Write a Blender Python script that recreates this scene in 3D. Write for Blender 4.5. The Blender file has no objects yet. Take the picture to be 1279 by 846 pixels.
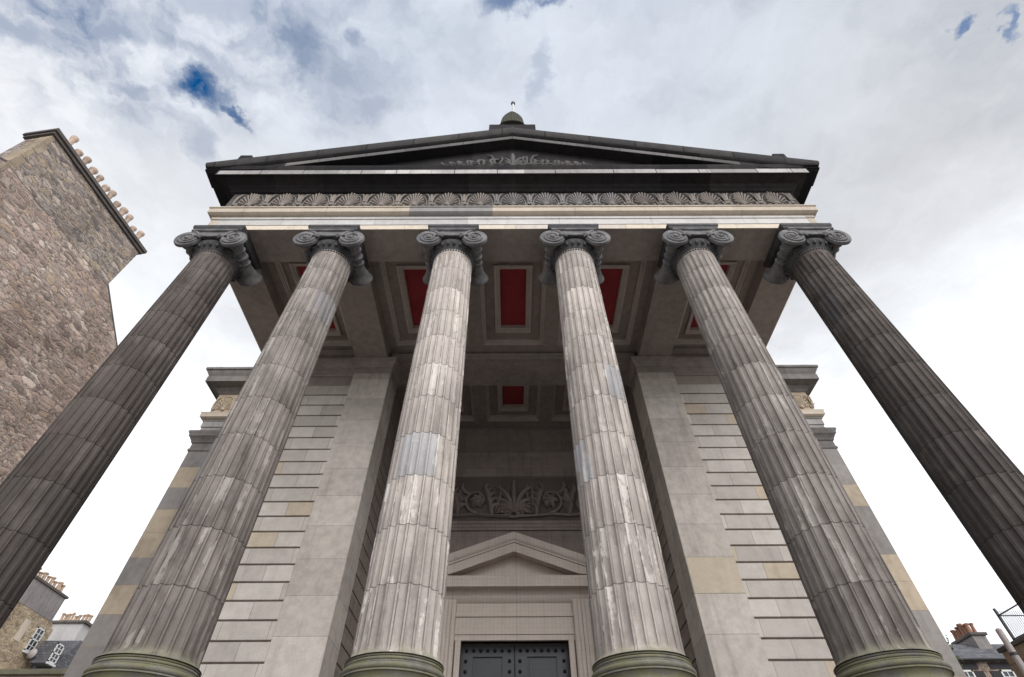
import bpy, math, random
from mathutils import Vector
R = math.radians
random.seed(7)
S = bpy.context.scene
COL = S.collection
GZ = 1.6                      # eye height: coordinates below are metres from the eye, GZ lifts them to the street
PI = math.pi

# ------------------------------------------------------------------ mesh builder
class MB:
    def __init__(s): s.v = []; s.f = []
    def add(s, vs, fs):
        o = len(s.v); s.v += [tuple(p) for p in vs]; s.f += [tuple(i + o for i in f) for f in fs]
    def box(s, x0, x1, y0, y1, z0, z1):
        s.add([(x0,y0,z0),(x1,y0,z0),(x1,y1,z0),(x0,y1,z0),(x0,y0,z1),(x1,y0,z1),(x1,y1,z1),(x0,y1,z1)],
              [(3,2,1,0),(4,5,6,7),(0,1,5,4),(1,2,6,5),(2,3,7,6),(3,0,4,7)])
        return s
    def quad(s, *p): s.add(p, [tuple(range(len(p)))]); return s
    def prism(s, poly, y0, y1):                      # polygon in x,z pushed along y (counter-clockwise seen from -y)
        n = len(poly)
        s.add([(x,y0,z) for x,z in poly] + [(x,y1,z) for x,z in poly],
              [tuple(range(n)), tuple(range(2*n-1, n-1, -1))] + [(i+n, (i+1)%n+n, (i+1)%n, i) for i in range(n)])
        return s
    def prismx(s, poly, x0, x1):                     # polygon in y,z pushed along x
        n = len(poly)
        s.add([(x0,y,z) for y,z in poly] + [(x1,y,z) for y,z in poly],
              [tuple(range(n-1,-1,-1)), tuple(range(n, 2*n))] + [(i, (i+1)%n, (i+1)%n+n, i+n) for i in range(n)])
        return s
    def sweep(s, path, prof, closed=False):          # moulding: profile (outward, z) along a plan path, outward on its right
        P = [Vector(p) for p in path]; n = len(P); m = len(prof); rows = []
        for i in range(n):
            a = P[i-1] if (closed or i > 0) else None
            b = P[(i+1) % n] if (closed or i < n-1) else None
            na = nb = None
            if a is not None: d = (P[i]-a).normalized(); na = Vector((d.y, -d.x))
            if b is not None: d = (b-P[i]).normalized(); nb = Vector((d.y, -d.x))
            if na is None: na = nb
            if nb is None: nb = na
            k = (na+nb) / (1 + na.dot(nb))
            rows.append([(P[i].x + k.x*p, P[i].y + k.y*p, z) for p, z in prof])
        vs = [v for r in rows for v in r]; fs = []
        for i in range(n if closed else n-1):
            j = (i+1) % n
            for q in range(m-1): fs.append((i*m+q, j*m+q, j*m+q+1, i*m+q+1))
        if not closed:
            fs.append(tuple(range(m))); fs.append(tuple((n-1)*m+q for q in range(m-1, -1, -1)))
        s.add(vs, fs); return s
    def lathe(s, prof, c=(0,0,0), seg=24, axis='z', caps=True):
        vs = []; m = len(prof)
        for r, h in prof:
            for k in range(seg):
                a = 2*PI*k/seg
                if axis == 'z': vs.append((c[0]+r*math.cos(a), c[1]+r*math.sin(a), c[2]+h))
                else: vs.append((c[0]+r*math.cos(a), c[1]+h, c[2]-r*math.sin(a)))
        fs = [(i*seg+k, i*seg+(k+1)%seg, (i+1)*seg+(k+1)%seg, (i+1)*seg+k) for i in range(m-1) for k in range(seg)]
        if caps: fs += [tuple(range(seg-1,-1,-1)), tuple((m-1)*seg+k for k in range(seg))]
        s.add(vs, fs); return s
    def tube(s, pts, rad, sides=6, nrm=(0,1,0)):
        P = [Vector(p) for p in pts]; n = len(P); N = Vector(nrm); vs = []
        for i in range(n):
            t = (P[min(i+1,n-1)] - P[max(i-1,0)]).normalized()
            b = t.cross(N)
            if b.length < 1e-4: b = t.cross(Vector((1,.1,.2)))
            b.normalize(); c = b.cross(t)
            r = rad[i] if isinstance(rad, (list,tuple)) else rad
            for k in range(sides):
                a = 2*PI*k/sides
                vs.append(P[i] + b*(r*math.cos(a)) + c*(r*math.sin(a)))
        fs = [(i*sides+k, i*sides+(k+1)%sides, (i+1)*sides+(k+1)%sides, (i+1)*sides+k) for i in range(n-1) for k in range(sides)]
        fs += [tuple(range(sides-1,-1,-1)), tuple((n-1)*sides+k for k in range(sides))]
        s.add(vs, fs); return s
    def blob(s, c, rx, ry, rz, seg=8, rings=6):
        prof = [(max(.02, math.sin(PI*i/rings)), -math.cos(PI*i/rings)) for i in range(rings+1)]
        vs = [(c[0]+rx*r*math.cos(2*PI*k/seg), c[1]+ry*r*math.sin(2*PI*k/seg), c[2]+rz*h) for r,h in prof for k in range(seg)]
        fs = [(i*seg+k, i*seg+(k+1)%seg, (i+1)*seg+(k+1)%seg, (i+1)*seg+k) for i in range(rings) for k in range(seg)]
        fs += [tuple(range(seg-1,-1,-1)), tuple(rings*seg+k for k in range(seg))]
        s.add(vs, fs); return s
    def merge(s, o, dx=0, dy=0, dz=0, sx=1):
        s.add([(x*sx+dx, y+dy, z+dz) for x,y,z in o.v], o.f if sx > 0 else [tuple(reversed(f)) for f in o.f]); return s
    def build(s, name, m, parent=None, origin=None, smooth=True, bevel=0, local=False, label=None):
        """verts are eye coordinates unless local; the object sits at origin (eye coordinates)"""
        pw = WL.get(parent.name, Vector((0,0,0))) if parent else Vector((0,0,0))
        if local: ow = Vector(origin or (0,0,0)); vs = s.v; loc = ow; w = pw + ow
        else:
            w = Vector((origin[0], origin[1], origin[2]+GZ)) if origin else pw.copy()
            vs = [(x-w.x, y-w.y, z+GZ-w.z) for x,y,z in s.v]; loc = w - pw
        me = bpy.data.meshes.new(name); me.from_pydata(vs, [], s.f); me.update()
        if smooth:
            me.polygons.foreach_set('use_smooth', [True]*len(me.polygons)); me.set_sharp_from_angle(angle=R(38))
        me.materials.append(m)
        o = bpy.data.objects.new(name, me); COL.objects.link(o); o.location = loc
        if parent: o.parent = parent
        WL[o.name] = w
        if bevel:
            b = o.modifiers.new('edge', 'BEVEL'); b.width = bevel; b.segments = 2; b.limit_method = 'ANGLE'; b.angle_limit = R(50)
        if label: o['label'] = label
        return o
WL = {}
def thing(name, label, cat, loc, group=None, kind=None):
    o = bpy.data.objects.new(name, None); COL.objects.link(o); o.location = (loc[0], loc[1], loc[2]+GZ)
    o.empty_display_size = .3
    WL[o.name] = Vector(o.location)
    return tag(o, label, cat, group, kind)
def tag(o, label=None, cat=None, group=None, kind=None):
    if label: o['label'] = label
    if cat: o['category'] = cat
    if group: o['group'] = group
    if kind: o['kind'] = kind
    return o

# ------------------------------------------------------------------ materials
class G:                                              # tiny node-graph helper
    def __init__(s, name):
        s.m = bpy.data.materials.new(name); s.m.use_nodes = True; s.nt = s.m.node_tree
        s.b = s.nt.nodes['Principled BSDF']; s.b.inputs['Specular IOR Level'].default_value = .25
    def n(s, t, **kw):
        nd = s.nt.nodes.new(t)
        for k, v in kw.items(): setattr(nd, k, v)
        return nd
    def put(s, sock, v):
        if v is None: return
        if isinstance(v, bpy.types.NodeSocket): s.nt.links.new(v, sock)
        elif isinstance(v, (tuple, list)):
            sock.default_value = (*v, 1) if len(v) == 3 and len(sock.default_value) == 4 else v
        else: sock.default_value = v
    def math(s, op, a, b=None, c=None, clamp=False):
        nd = s.n('ShaderNodeMath', operation=op, use_clamp=clamp)
        for i, v in enumerate((a, b, c)): s.put(nd.inputs[i], v)
        return nd.outputs[0]
    def vmath(s, op, a, b=None):
        nd = s.n('ShaderNodeVectorMath', operation=op); s.put(nd.inputs[0], a); s.put(nd.inputs[1], b)
        return nd.outputs[0]
    def mix(s, f, a, b, mode='MIX'):
        nd = s.n('ShaderNodeMix', data_type='RGBA', blend_type=mode)
        s.put(nd.inputs[0], f); s.put(nd.inputs[6], a); s.put(nd.inputs[7], b); return nd.outputs[2]
    def ramp(s, x, lo, hi, a=0., b=1.):               # smooth remap lo..hi -> a..b
        nd = s.n('ShaderNodeMapRange', interpolation_type='SMOOTHSTEP')
        for i, v in enumerate((x, lo, hi, a, b)): s.put(nd.inputs[i], v)
        return nd.outputs[0]
    def noise(s, vec, scale, detail=4, rough=.55, dist=0):
        nd = s.n('ShaderNodeTexNoise'); s.put(nd.inputs['Vector'], vec)
        nd.inputs['Scale'].default_value = scale; nd.inputs['Detail'].default_value = detail
        nd.inputs['Roughness'].default_value = rough; nd.inputs['Distortion'].default_value = dist
        return nd.outputs[0]
    def white(s, vec):
        nd = s.n('ShaderNodeTexWhiteNoise'); s.put(nd.inputs[0], vec); return nd.outputs[0]
    def pos(s): return s.n('ShaderNodeNewGeometry').outputs['Position']
    def obj(s): return s.n('ShaderNodeTexCoord').outputs['Object']
    def sep(s, v): nd = s.n('ShaderNodeSeparateXYZ'); s.put(nd.inputs[0], v); return nd.outputs
    def comb(s, x, y, z):
        nd = s.n('ShaderNodeCombineXYZ')
        for i, v in enumerate((x, y, z)): s.put(nd.inputs[i], v)
        return nd.outputs[0]
    def uv(s):                                        # wall coordinates: along the wall, height
        g = s.n('ShaderNodeNewGeometry'); p = s.sep(g.outputs['Position']); nn = s.sep(g.outputs['True Normal'])
        side = s.math('GREATER_THAN', s.math('ABSOLUTE', nn[0]), .6)
        u = s.math('ADD', s.math('MULTIPLY', p[1], side), s.math('MULTIPLY', p[0], s.math('SUBTRACT', 1., side)))
        return s.comb(u, p[2], 0.)
    def bump(s, h, strength=.3, dist=.02, prev=None):
        nd = s.n('ShaderNodeBump'); nd.inputs['Strength'].default_value = strength; nd.inputs['Distance'].default_value = dist
        s.put(nd.inputs['Height'], h); s.put(nd.inputs['Normal'], prev); return nd.outputs[0]
    def out(s, col, rough=.9, normal=None):
        s.put(s.b.inputs['Base Color'], col); s.put(s.b.inputs['Roughness'], rough); s.put(s.b.inputs['Normal'], normal); return s.m

def ashlar(name, c1, c2, odd=None, oddp=.06, bw=1.1, bh=.7066, zoff=0., joint=.006, soot=.35, sootc=(.055,.052,.052), streak=.35, mottle=.3, seed=0., jdark=.5, offs=.5):
    g = G(name); p = g.pos(); uv = g.uv()
    br = g.n('ShaderNodeTexBrick', offset=offs); g.put(br.inputs['Vector'], g.vmath('ADD', uv, (seed*3.3, -zoff, 0.)))
    for k, v in (('Color1',(0,0,0,1)),('Color2',(1,1,1,1)),('Mortar',(.5,.5,.5,1)),('Scale',1.),('Mortar Size',joint),('Mortar Smooth',.1),('Brick Width',bw),('Row Height',bh)):
        br.inputs[k].default_value = v
    rnd = g.sep(br.outputs['Color'])[0]; mort = br.outputs['Fac']
    pp = g.vmath('ADD', p, (seed*11.7, seed*5.1, 0.))
    n1 = g.noise(pp, .55, 5, .6); n2 = g.noise(pp, 5., 6, .65); n3 = g.noise(pp, 60., 3, .6)
    st = g.noise(g.vmath('MULTIPLY', pp, (4.5, 4.5, .28)), 1., 5, .6)
    col = g.mix(rnd, c1, c2)
    if odd: col = g.mix(g.math('GREATER_THAN', rnd, 1-oddp), col, odd)
    col = g.mix(g.ramp(n2, .3, .75, 0., mottle), col, g.mix(1., col, (.62,.60,.60), 'MULTIPLY'))
    col = g.mix(g.ramp(n3, .35, .7, 0., .35), col, g.mix(1., col, (.72,.71,.7), 'MULTIPLY'))
    col = g.mix(g.ramp(st, .48, .72, 0., streak), col, g.mix(1., col, (.5,.48,.47), 'MULTIPLY'))
    col = g.mix(g.ramp(g.math('ADD', n1, g.math('MULTIPLY', n2, .35)), .55, .95, 0., soot), col, sootc)
    col = g.mix(g.math('MULTIPLY', mort, jdark), col, g.mix(1., col, (.3,.28,.27), 'MULTIPLY'))
    h = g.math('ADD', g.math('MULTIPLY', n3, .35), g.math('ADD', n2, g.math('MULTIPLY', mort, -1.6)))
    return g.out(col, .92, g.bump(h, .35, .012))

WARM = (.46,.43,.40); PALE = (.52,.485,.445)
M = {}
M['wall'] = ashlar('pale_ashlar', (.50,.45,.40), (.64,.585,.525), bw=40., offs=0., bh=.7226, zoff=.572, soot=.16, streak=.36, mottle=.5)
M['rust'] = ashlar('rusticated_ashlar', (.48,.435,.39), (.65,.60,.54), odd=(.56,.47,.36), oddp=.08, bw=.92, bh=.35333, zoff=4.489-.35333*12, soot=.12, streak=.2, joint=.007)
M['wing'] = ashlar('patched_wing_ashlar', (.23,.213,.20), (.34,.312,.288), odd=(.41,.34,.255), oddp=.58, offs=0., bw=40., bh=.7222, zoff=5.8-.7222*8, soot=.35, streak=.4, seed=2.)
M['dark'] = ashlar('sooty_ashlar', (.020,.019,.020), (.050,.046,.045), bw=1.25, bh=9., soot=.75, sootc=(.022,.022,.025), streak=.6, mottle=.5, seed=3., joint=.005)
M['dark'].node_tree.nodes['Principled BSDF'].inputs['Specular IOR Level'].default_value = .06
M['archi'] = ashlar('washed_architrave_stone', (.46,.445,.43), (.58,.56,.535), odd=(.50,.40,.29), oddp=.08, bw=2.2, bh=9., zoff=4., soot=.16, streak=.25, seed=4.)
M['sand'] = ashlar('sandy_new_stone', (.44,.375,.30), (.52,.445,.36), odd=(.27,.26,.25), oddp=.12, bw=2.0, bh=9., soot=.10, streak=.2, seed=5.)
M['cream'] = ashlar('cream_new_stone', (.60,.52,.42), (.64,.56,.46), odd=(.56,.50,.44), oddp=.2, bw=2.6, bh=9., soot=.08, streak=.2, seed=5.5)
M['corona'] = ashlar('scoured_corona_stone', (.26,.248,.24), (.50,.48,.46), bw=1.2, bh=9., soot=.55, sootc=(.12,.115,.115), streak=.5, seed=21.)
M['corona2'] = ashlar('grey_corona_stone', (.10,.094,.092), (.155,.145,.14), bw=1.2, bh=9., soot=.55, streak=.5, seed=22.)
M['ceil_lit'] = ashlar('bounce_lit_moulding_stone', (.50,.435,.40), (.54,.47,.43), bw=1.9, bh=1.3, soot=.2, sootc=(.10,.09,.088), streak=.0, mottle=.3, seed=7.5, joint=.004, jdark=.35)  # lighter than the soffit: bounced light painted into the coffer mouldings
M['sandblock'] = ashlar('sandy_block', (.54,.46,.355), (.56,.48,.37), bw=90., bh=9., soot=.05, streak=.1, seed=5.7)
M['cyma'] = ashlar('grimy_cyma_stone', (.042,.039,.039), (.075,.069,.067), bw=1.25, bh=9., soot=.5, sootc=(.03,.03,.032), streak=.5, mottle=.5, seed=3.5, joint=.02, jdark=.8)
M['dcarve'] = ashlar('sooty_carving_stone', (.085,.079,.077), (.12,.112,.108), bw=1.2, bh=9., soot=.3, streak=.3, seed=22.5)
M['wcornice'] = ashlar('stained_cornice_stone', (.15,.138,.13), (.21,.19,.178), bw=1.3, bh=9., soot=.6, streak=.4, seed=23.)
M['warchi'] = ashlar('stained_wing_architrave', (.30,.285,.275), (.36,.345,.33), bw=1.5, bh=9., soot=.35, streak=.4, seed=24.)
M['frieze'] = ashlar('carved_frieze_stone', (.25,.218,.195), (.315,.272,.24), odd=(.24,.23,.23), oddp=.2, bw=1.6, bh=9., soot=.35, streak=.3, seed=6.)
M['fground'] = ashlar('grimy_frieze_ground', (.075,.068,.065), (.115,.104,.098), bw=1.6, bh=9., soot=.4, streak=.3, seed=6.2)
M['wfrieze'] = ashlar('carved_sandy_frieze', (.40,.32,.235), (.46,.375,.28), bw=1.6, bh=9., soot=.2, streak=.3, seed=6.5)
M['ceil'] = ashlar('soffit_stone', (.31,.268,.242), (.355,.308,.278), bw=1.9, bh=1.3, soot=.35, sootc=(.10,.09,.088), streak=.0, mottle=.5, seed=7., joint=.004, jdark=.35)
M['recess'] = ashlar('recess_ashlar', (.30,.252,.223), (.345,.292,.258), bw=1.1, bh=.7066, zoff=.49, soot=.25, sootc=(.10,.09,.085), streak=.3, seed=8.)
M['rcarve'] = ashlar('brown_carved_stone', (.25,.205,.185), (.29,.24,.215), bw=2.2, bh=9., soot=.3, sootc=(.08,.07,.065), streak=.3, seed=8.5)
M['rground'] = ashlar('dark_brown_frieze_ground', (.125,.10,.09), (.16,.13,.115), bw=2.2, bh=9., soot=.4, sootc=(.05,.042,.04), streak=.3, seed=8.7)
M['porch'] = ashlar('door_surround_stone', (.62,.54,.475), (.66,.58,.51), bw=1.7, bh=9., soot=.06, streak=.15, mottle=.15, seed=9.)

def plain(name, c, rough=.8, var=.3, scale=6., metallic=0., bump=.1):
    g = G(name); n = g.noise(g.obj(), scale, 5, .6)
    g.b.inputs['Metallic'].default_value = metallic
    return g.out(g.mix(g.ramp(n, .3, .7, 0., var), c, tuple(x*.55 for x in c)), rough, g.bump(n, bump, .01))
M['red'] = plain('red_painted_panel', (.30,.036,.042), .75, .5, 1.6)
M['door'] = plain('dark_grey_door_paint', (.085,.088,.095), .38, .2, 4., bump=.03)
M['stud'] = plain('black_iron', (.012,.012,.013), .45, .2)
M['iron'] = plain('dark_painted_metal', (.05,.05,.055), .5, .3)
M['pole'] = plain('weathered_grey_pole', (.34,.30,.29), .6, .4, 9.)
M['white'] = plain('white_paint', (.52,.52,.50), .6, .2)
M['glass'] = plain('window_glass', (.035,.04,.045), .08, .2, 1., bump=0.)
M['wire'] = plain('galvanised_wire', (.32,.34,.36), .45, .2, metallic=.6)
M['net'] = plain('black_net_cord', (.07,.06,.058), .9, .1)
M['blackpaint'] = plain('black_painted_stone', (.018,.017,.02), .7, .3)
M['asphalt'] = plain('asphalt', (.055,.055,.057), .9, .5, 2.)
M['flag'] = plain('paving_stone', (.36,.335,.31), .9, .4, 1.5)
M['moss'] = plain('mossy_dark_stone', (.06,.06,.045), .95, .5, 5.)
M['leaf'] = plain('leaves', (.07,.10,.03), .7, .6, 3.)
M['bark'] = plain('bark', (.10,.08,.06), .9, .5, 8.)

def rubble(name, cols, sx=2.5, sz=6.2, seed=0., mortar=(.30,.25,.225), rough_=1.):
    g = G(name); uv = g.uv(); p = g.pos()
    w = g.noise(p, 1.6, 5, .65); w2 = g.noise(g.vmath('ADD', p, (7.,3.,9.)), 1.9, 5, .65); n2 = g.noise(p, 9., 6, .7); n1 = g.noise(p, .45, 4, .6); n3 = g.noise(p, 38., 4, .65)
    def cells(a, b, off):
        v = g.vmath('ADD', g.vmath('MULTIPLY', uv, (a, b, 1.)), g.comb(g.math('MULTIPLY', w, 2.2), g.math('MULTIPLY', w2, 2.2), seed+off))
        ed = g.n('ShaderNodeTexVoronoi', feature='DISTANCE_TO_EDGE'); f1 = g.n('ShaderNodeTexVoronoi', feature='F1')
        for nd in (ed, f1): g.put(nd.inputs['Vector'], v); nd.inputs['Scale'].default_value = 1.; nd.inputs['Randomness'].default_value = 1.
        return ed.outputs['Distance'], g.sep(f1.outputs['Color'])
    e1, r1 = cells(sx, sz, 0.); e2, r2 = cells(sx*2.1, sz*1.9, 40.)
    small = g.math('GREATER_THAN', r1[1], .62)                    # some cells are packed with small pinning stones
    ed = g.math('ADD', g.math('MULTIPLY', e1, g.math('SUBTRACT', 1., small)), g.math('MULTIPLY', g.math('MINIMUM', e1, e2), small))
    def pal(r):
        rp = g.n('ShaderNodeValToRGB'); g.put(rp.inputs[0], r); rp.color_ramp.interpolation = 'CONSTANT'; el = rp.color_ramp.elements
        while len(el) < len(cols): el.new(.5)
        for i, c in enumerate(cols): el[i].position = i/len(cols); el[i].color = (*c, 1)
        return rp.outputs[0]
    col = g.mix(small, pal(r1[0]), pal(r2[0]))
    col = g.mix(g.ramp(n2, .32, .7, 0., .6), col, g.mix(1., col, (.60,.56,.54), 'MULTIPLY'))
    col = g.mix(g.ramp(n3, .4, .7, 0., .5), col, g.mix(1., col, (.62,.6,.58), 'MULTIPLY'))
    gap = g.ramp(g.math('ADD', ed, g.math('MULTIPLY', g.math('SUBTRACT', n3, .5), .10)), .02, .13, 1., 0.)
    col = g.mix(g.math('MULTIPLY', gap, .8), col, g.mix(g.ramp(n2, .42, .58), tuple(x*.30 for x in mortar), mortar))
    col = g.mix(g.ramp(n1, .38, .68, 0., .6), col, g.mix(1., col, (.50,.46,.44), 'MULTIPLY'))
    h = g.math('ADD', g.math('MULTIPLY', g.ramp(ed, .0, .25), .7*rough_), g.math('ADD', g.math('MULTIPLY', n2, .8), g.math('ADD', g.math('MULTIPLY', n3, .35), g.math('MULTIPLY', r1[2], .5))))
    return g.out(col, .95, g.bump(h, .55, .045))
M['rubble'] = rubble('pink_rubble_masonry', [(0.414, 0.309, 0.26), (0.495, 0.383, 0.32), (0.324, 0.244, 0.204), (0.558, 0.444, 0.368), (0.207, 0.161, 0.14), (0.45, 0.339, 0.256), (0.378, 0.318, 0.276), (0.594, 0.496, 0.416), (0.45, 0.335, 0.288)], seed=0., mortar=(.34,.28,.24))
M['rubble4'] = rubble('sooty_rubble_masonry', [(.34,.275,.24),(.40,.33,.28),(.25,.205,.185),(.44,.37,.31),(.17,.145,.135),(.38,.30,.22),(.30,.265,.245),(.48,.41,.36)], seed=0., mortar=(.28,.24,.205))
M['rubble2'] = rubble('sandy_rubble_masonry', [(.40,.31,.20),(.46,.36,.24),(.33,.26,.18),(.50,.40,.28),(.28,.21,.15)], 2.2, 4.6, seed=3., mortar=(.46,.38,.28))
M['rubble3'] = rubble('dark_squared_rubble', [(.30,.22,.17),(.38,.28,.21),(.24,.17,.14),(.42,.34,.27),(.28,.19,.15)], 2.0, 3.6, seed=5., mortar=(.42,.36,.31))
M['quoin'] = ashlar('sandy_quoin_stone', (.27,.215,.155), (.36,.29,.21), bw=.7, bh=.42, soot=.5, streak=.5, seed=11.)
M['harl'] = ashlar('grey_harled_wall', (.42,.40,.39), (.44,.42,.41), bw=60., bh=60., soot=.1, streak=.35, seed=12.)
M['render'] = ashlar('grey_cement_render', (.23,.21,.20), (.25,.23,.22), bw=60., bh=60., soot=.3, streak=.7, seed=13.)
M['slate'] = ashlar('grey_roof_slate', (.085,.085,.095), (.15,.15,.16), bw=.28, bh=.16, joint=.012, soot=.2, streak=.2, seed=14., jdark=.8)
M['coping'] = ashlar('dark_coping_stone', (.085,.075,.07), (.12,.105,.095), bw=1.1, bh=9., soot=.5, streak=.4, seed=15.)
M['boundary'] = ashlar('brown_boundary_stone', (.26,.19,.14), (.34,.26,.19), bw=.6, bh=.3, soot=.3, streak=.4, seed=16., joint=.012)

def pots(name, c):
    g = G(name); oi = g.n('ShaderNodeObjectInfo'); n = g.noise(g.obj(), 9., 4, .6)
    col = g.mix(oi.outputs['Random'], c, tuple(x*.72 for x in c)); col = g.mix(g.ramp(n, .4, .75, 0., .5), col, (.09,.07,.06))
    return g.out(col, .85, g.bump(n, .2, .01))
M['buffpot'] = pots('buff_fireclay', (.48,.36,.28)); M['redpot'] = pots('terracotta', (.27,.135,.085)); M['orangepot'] = pots('orange_fireclay', (.44,.31,.21))

ZB = 1.30; SH0 = 1.77-ZB; SH1 = 9.80-ZB; DRUM = (SH1-SH0)/11.
def column_stone():
    """fluted drums: each drum, and each block of a drum, weathers in its own way; obj.color.r = how sooty, and at the corners how shaded, the column is"""
    g = G('column_stone'); p = g.obj(); oi = g.n('ShaderNodeObjectInfo'); x, y, z = g.sep(p)
    soot = g.sep(oi.outputs['Color'])[0]; ri = g.math('MULTIPLY', oi.outputs['Random'], 37.)  # real soot, plus painted shade on the two corner columns
    ang = g.math('ARCTAN2', y, x)
    wob = g.noise(g.vmath('ADD', g.vmath('MULTIPLY', p, (2.5,2.5,2.5)), g.comb(ri, ri, ri)), 1., 3, .6)
    di = g.math('FLOOR', g.math('DIVIDE', g.math('SUBTRACT', z, SH0), DRUM))
    half = g.math('FLOOR', g.math('ADD', g.math('MULTIPLY', ang, .8), g.math('MULTIPLY', di, .61)))
    drnd = g.white(g.comb(di, half, ri))
    drnd2 = g.white(g.comb(g.math('ADD', di, 50.), 0., ri))
    q = g.vmath('ADD', p, g.comb(ri, g.math('MULTIPLY', di, 3.7), 0.))
    fi = g.math('FLOOR', g.math('MULTIPLY', ang, 24/(2*PI)))        # flute number
    frnd = g.white(g.comb(fi, di, ri)); fz_ = g.math('ADD', g.math('MULTIPLY', fi, 7.13), ri)
    st = g.noise(g.comb(fz_, g.math('MULTIPLY', z, .55), g.math('MULTIPLY', di, 1.3)), 1., 4, .6)     # streaks that run down one flute
    st2 = g.noise(g.vmath('ADD', g.vmath('MULTIPLY', q, (6.,6.,.8)), (5.,9.,1.)), 1., 4, .6)
    n2 = g.noise(q, 7., 6, .65); n3 = g.noise(q, 75., 3, .6); n4 = g.noise(g.vmath('ADD', g.vmath('MULTIPLY', p, (2.2,2.2,1.1)), g.comb(ri, 2., 0.)), 1., 5, .62); big = g.noise(g.vmath('ADD', p, g.comb(ri, 0., 0.)), .8, 3, .6)
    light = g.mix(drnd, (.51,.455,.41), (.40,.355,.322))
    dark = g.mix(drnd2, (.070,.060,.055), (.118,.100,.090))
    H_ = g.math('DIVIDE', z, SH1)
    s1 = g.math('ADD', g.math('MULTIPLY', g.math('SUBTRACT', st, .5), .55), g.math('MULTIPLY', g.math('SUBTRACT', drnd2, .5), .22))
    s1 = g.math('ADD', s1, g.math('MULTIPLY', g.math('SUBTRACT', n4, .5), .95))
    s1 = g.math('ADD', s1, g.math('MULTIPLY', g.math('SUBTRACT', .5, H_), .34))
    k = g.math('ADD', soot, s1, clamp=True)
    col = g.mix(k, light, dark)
    # edges of the flutes: a darker line in the hollow beside each fillet
    ff = g.math('ABSOLUTE', g.math('SUBTRACT', g.math('FRACT', g.math('MULTIPLY', ang, 24/(2*PI))), .5))
    edge = g.math('MULTIPLY', g.ramp(g.math('ABSOLUTE', g.math('SUBTRACT', ff, .385)), .06, .0), g.ramp(g.math('ADD', st2, g.math('MULTIPLY', frnd, .25)), .40, .70, .35, 1.))
    col = g.mix(g.math('MULTIPLY', edge, .85), col, g.mix(1., col, (.26,.24,.235), 'MULTIPLY'))
    # dark grime and pale scoured patches with ragged outlines, blue-grey replaced blocks
    grime = g.ramp(g.math('ADD', st2, g.math('MULTIPLY', g.math('SUBTRACT', n2, .5), .5)), .47, .33)
    col = g.mix(g.math('MULTIPLY', grime, .5), col, g.mix(1., col, (.42,.40,.40), 'MULTIPLY'))
    pale = g.ramp(g.math('ADD', st2, g.math('ADD', g.math('MULTIPLY', g.math('SUBTRACT', n2, .5), .5), g.math('MULTIPLY', g.math('SUBTRACT', frnd, .5), .22))), .60, .68)
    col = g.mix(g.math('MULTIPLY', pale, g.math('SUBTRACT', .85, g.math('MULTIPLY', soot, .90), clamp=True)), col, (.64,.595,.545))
    newb = g.math('MULTIPLY', g.math('MULTIPLY', g.math('GREATER_THAN', drnd, .93), g.math('GREATER_THAN', di, .5)), g.ramp(n4, .40, .46))
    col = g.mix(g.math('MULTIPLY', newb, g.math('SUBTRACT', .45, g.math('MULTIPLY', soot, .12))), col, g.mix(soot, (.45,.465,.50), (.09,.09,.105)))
    col = g.mix(g.ramp(n2, .45, .8, 0., .5), col, g.mix(1., col, (.55,.53,.52), 'MULTIPLY'))
    col = g.mix(g.ramp(n3, .4, .72, 0., .4), col, g.mix(1., col, (.66,.65,.64), 'MULTIPLY'))
    col = g.mix(1., col, g.mix(g.ramp(soot, .8, 1.05), (1.,1.,1.), (.78,.76,.75)), 'MULTIPLY')  # corner columns darkened further: light falloff put into the colour
    # ragged dark joints between the drums
    fz = g.math('ABSOLUTE', g.math('SUBTRACT', g.math('FRACT', g.math('ADD', g.math('DIVIDE', g.math('SUBTRACT', z, SH0), DRUM), g.math('MULTIPLY', g.math('SUBTRACT', wob, .5), .02))), .5))
    jt = g.math('MULTIPLY', g.ramp(fz, .488, .497), g.ramp(n2, .30, .55, .35, 1.))
    col = g.mix(g.math('MULTIPLY', jt, .6), col, g.mix(1., col, (.26,.24,.235), 'MULTIPLY'))
    moss = g.math('MULTIPLY', g.ramp(z, SH0+.17, SH0-.02), .75)
    col = g.mix(g.math('MULTIPLY', moss, g.ramp(n2, .3, .6)), col, (.20,.19,.125))
    h = g.math('ADD', g.math('MULTIPLY', n3, .5), g.math('ADD', g.math('MULTIPLY', n2, 1.3), g.math('MULTIPLY', jt, -1.4)))
    return g.out(col, .9, g.bump(h, .5, .014))
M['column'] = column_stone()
def base_stone():
    g = G('mossy_base_stone'); p = g.obj(); oi = g.n('ShaderNodeObjectInfo'); ri = g.math('MULTIPLY', oi.outputs['Random'], 20.)
    q = g.vmath('ADD', p, g.comb(ri, ri, 0.)); n = g.noise(q, 4., 6, .65); n2 = g.noise(g.vmath('MULTIPLY', q, (3.,3.,14.)), 1., 5, .6); n3 = g.noise(q, 50., 3, .6)
    col = g.mix(g.ramp(n, .35, .65), (.17,.16,.135), (.105,.098,.088))
    col = g.mix(g.ramp(n2, .38, .6, 0., .85), col, (.145,.135,.072))
    col = g.mix(g.ramp(n3, .45, .7, 0., .5), col, (.09,.085,.07))
    return g.out(col, .95, g.bump(g.math('ADD', n, g.math('MULTIPLY', n3, .4)), .4, .015))
M['base'] = base_stone()
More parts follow.
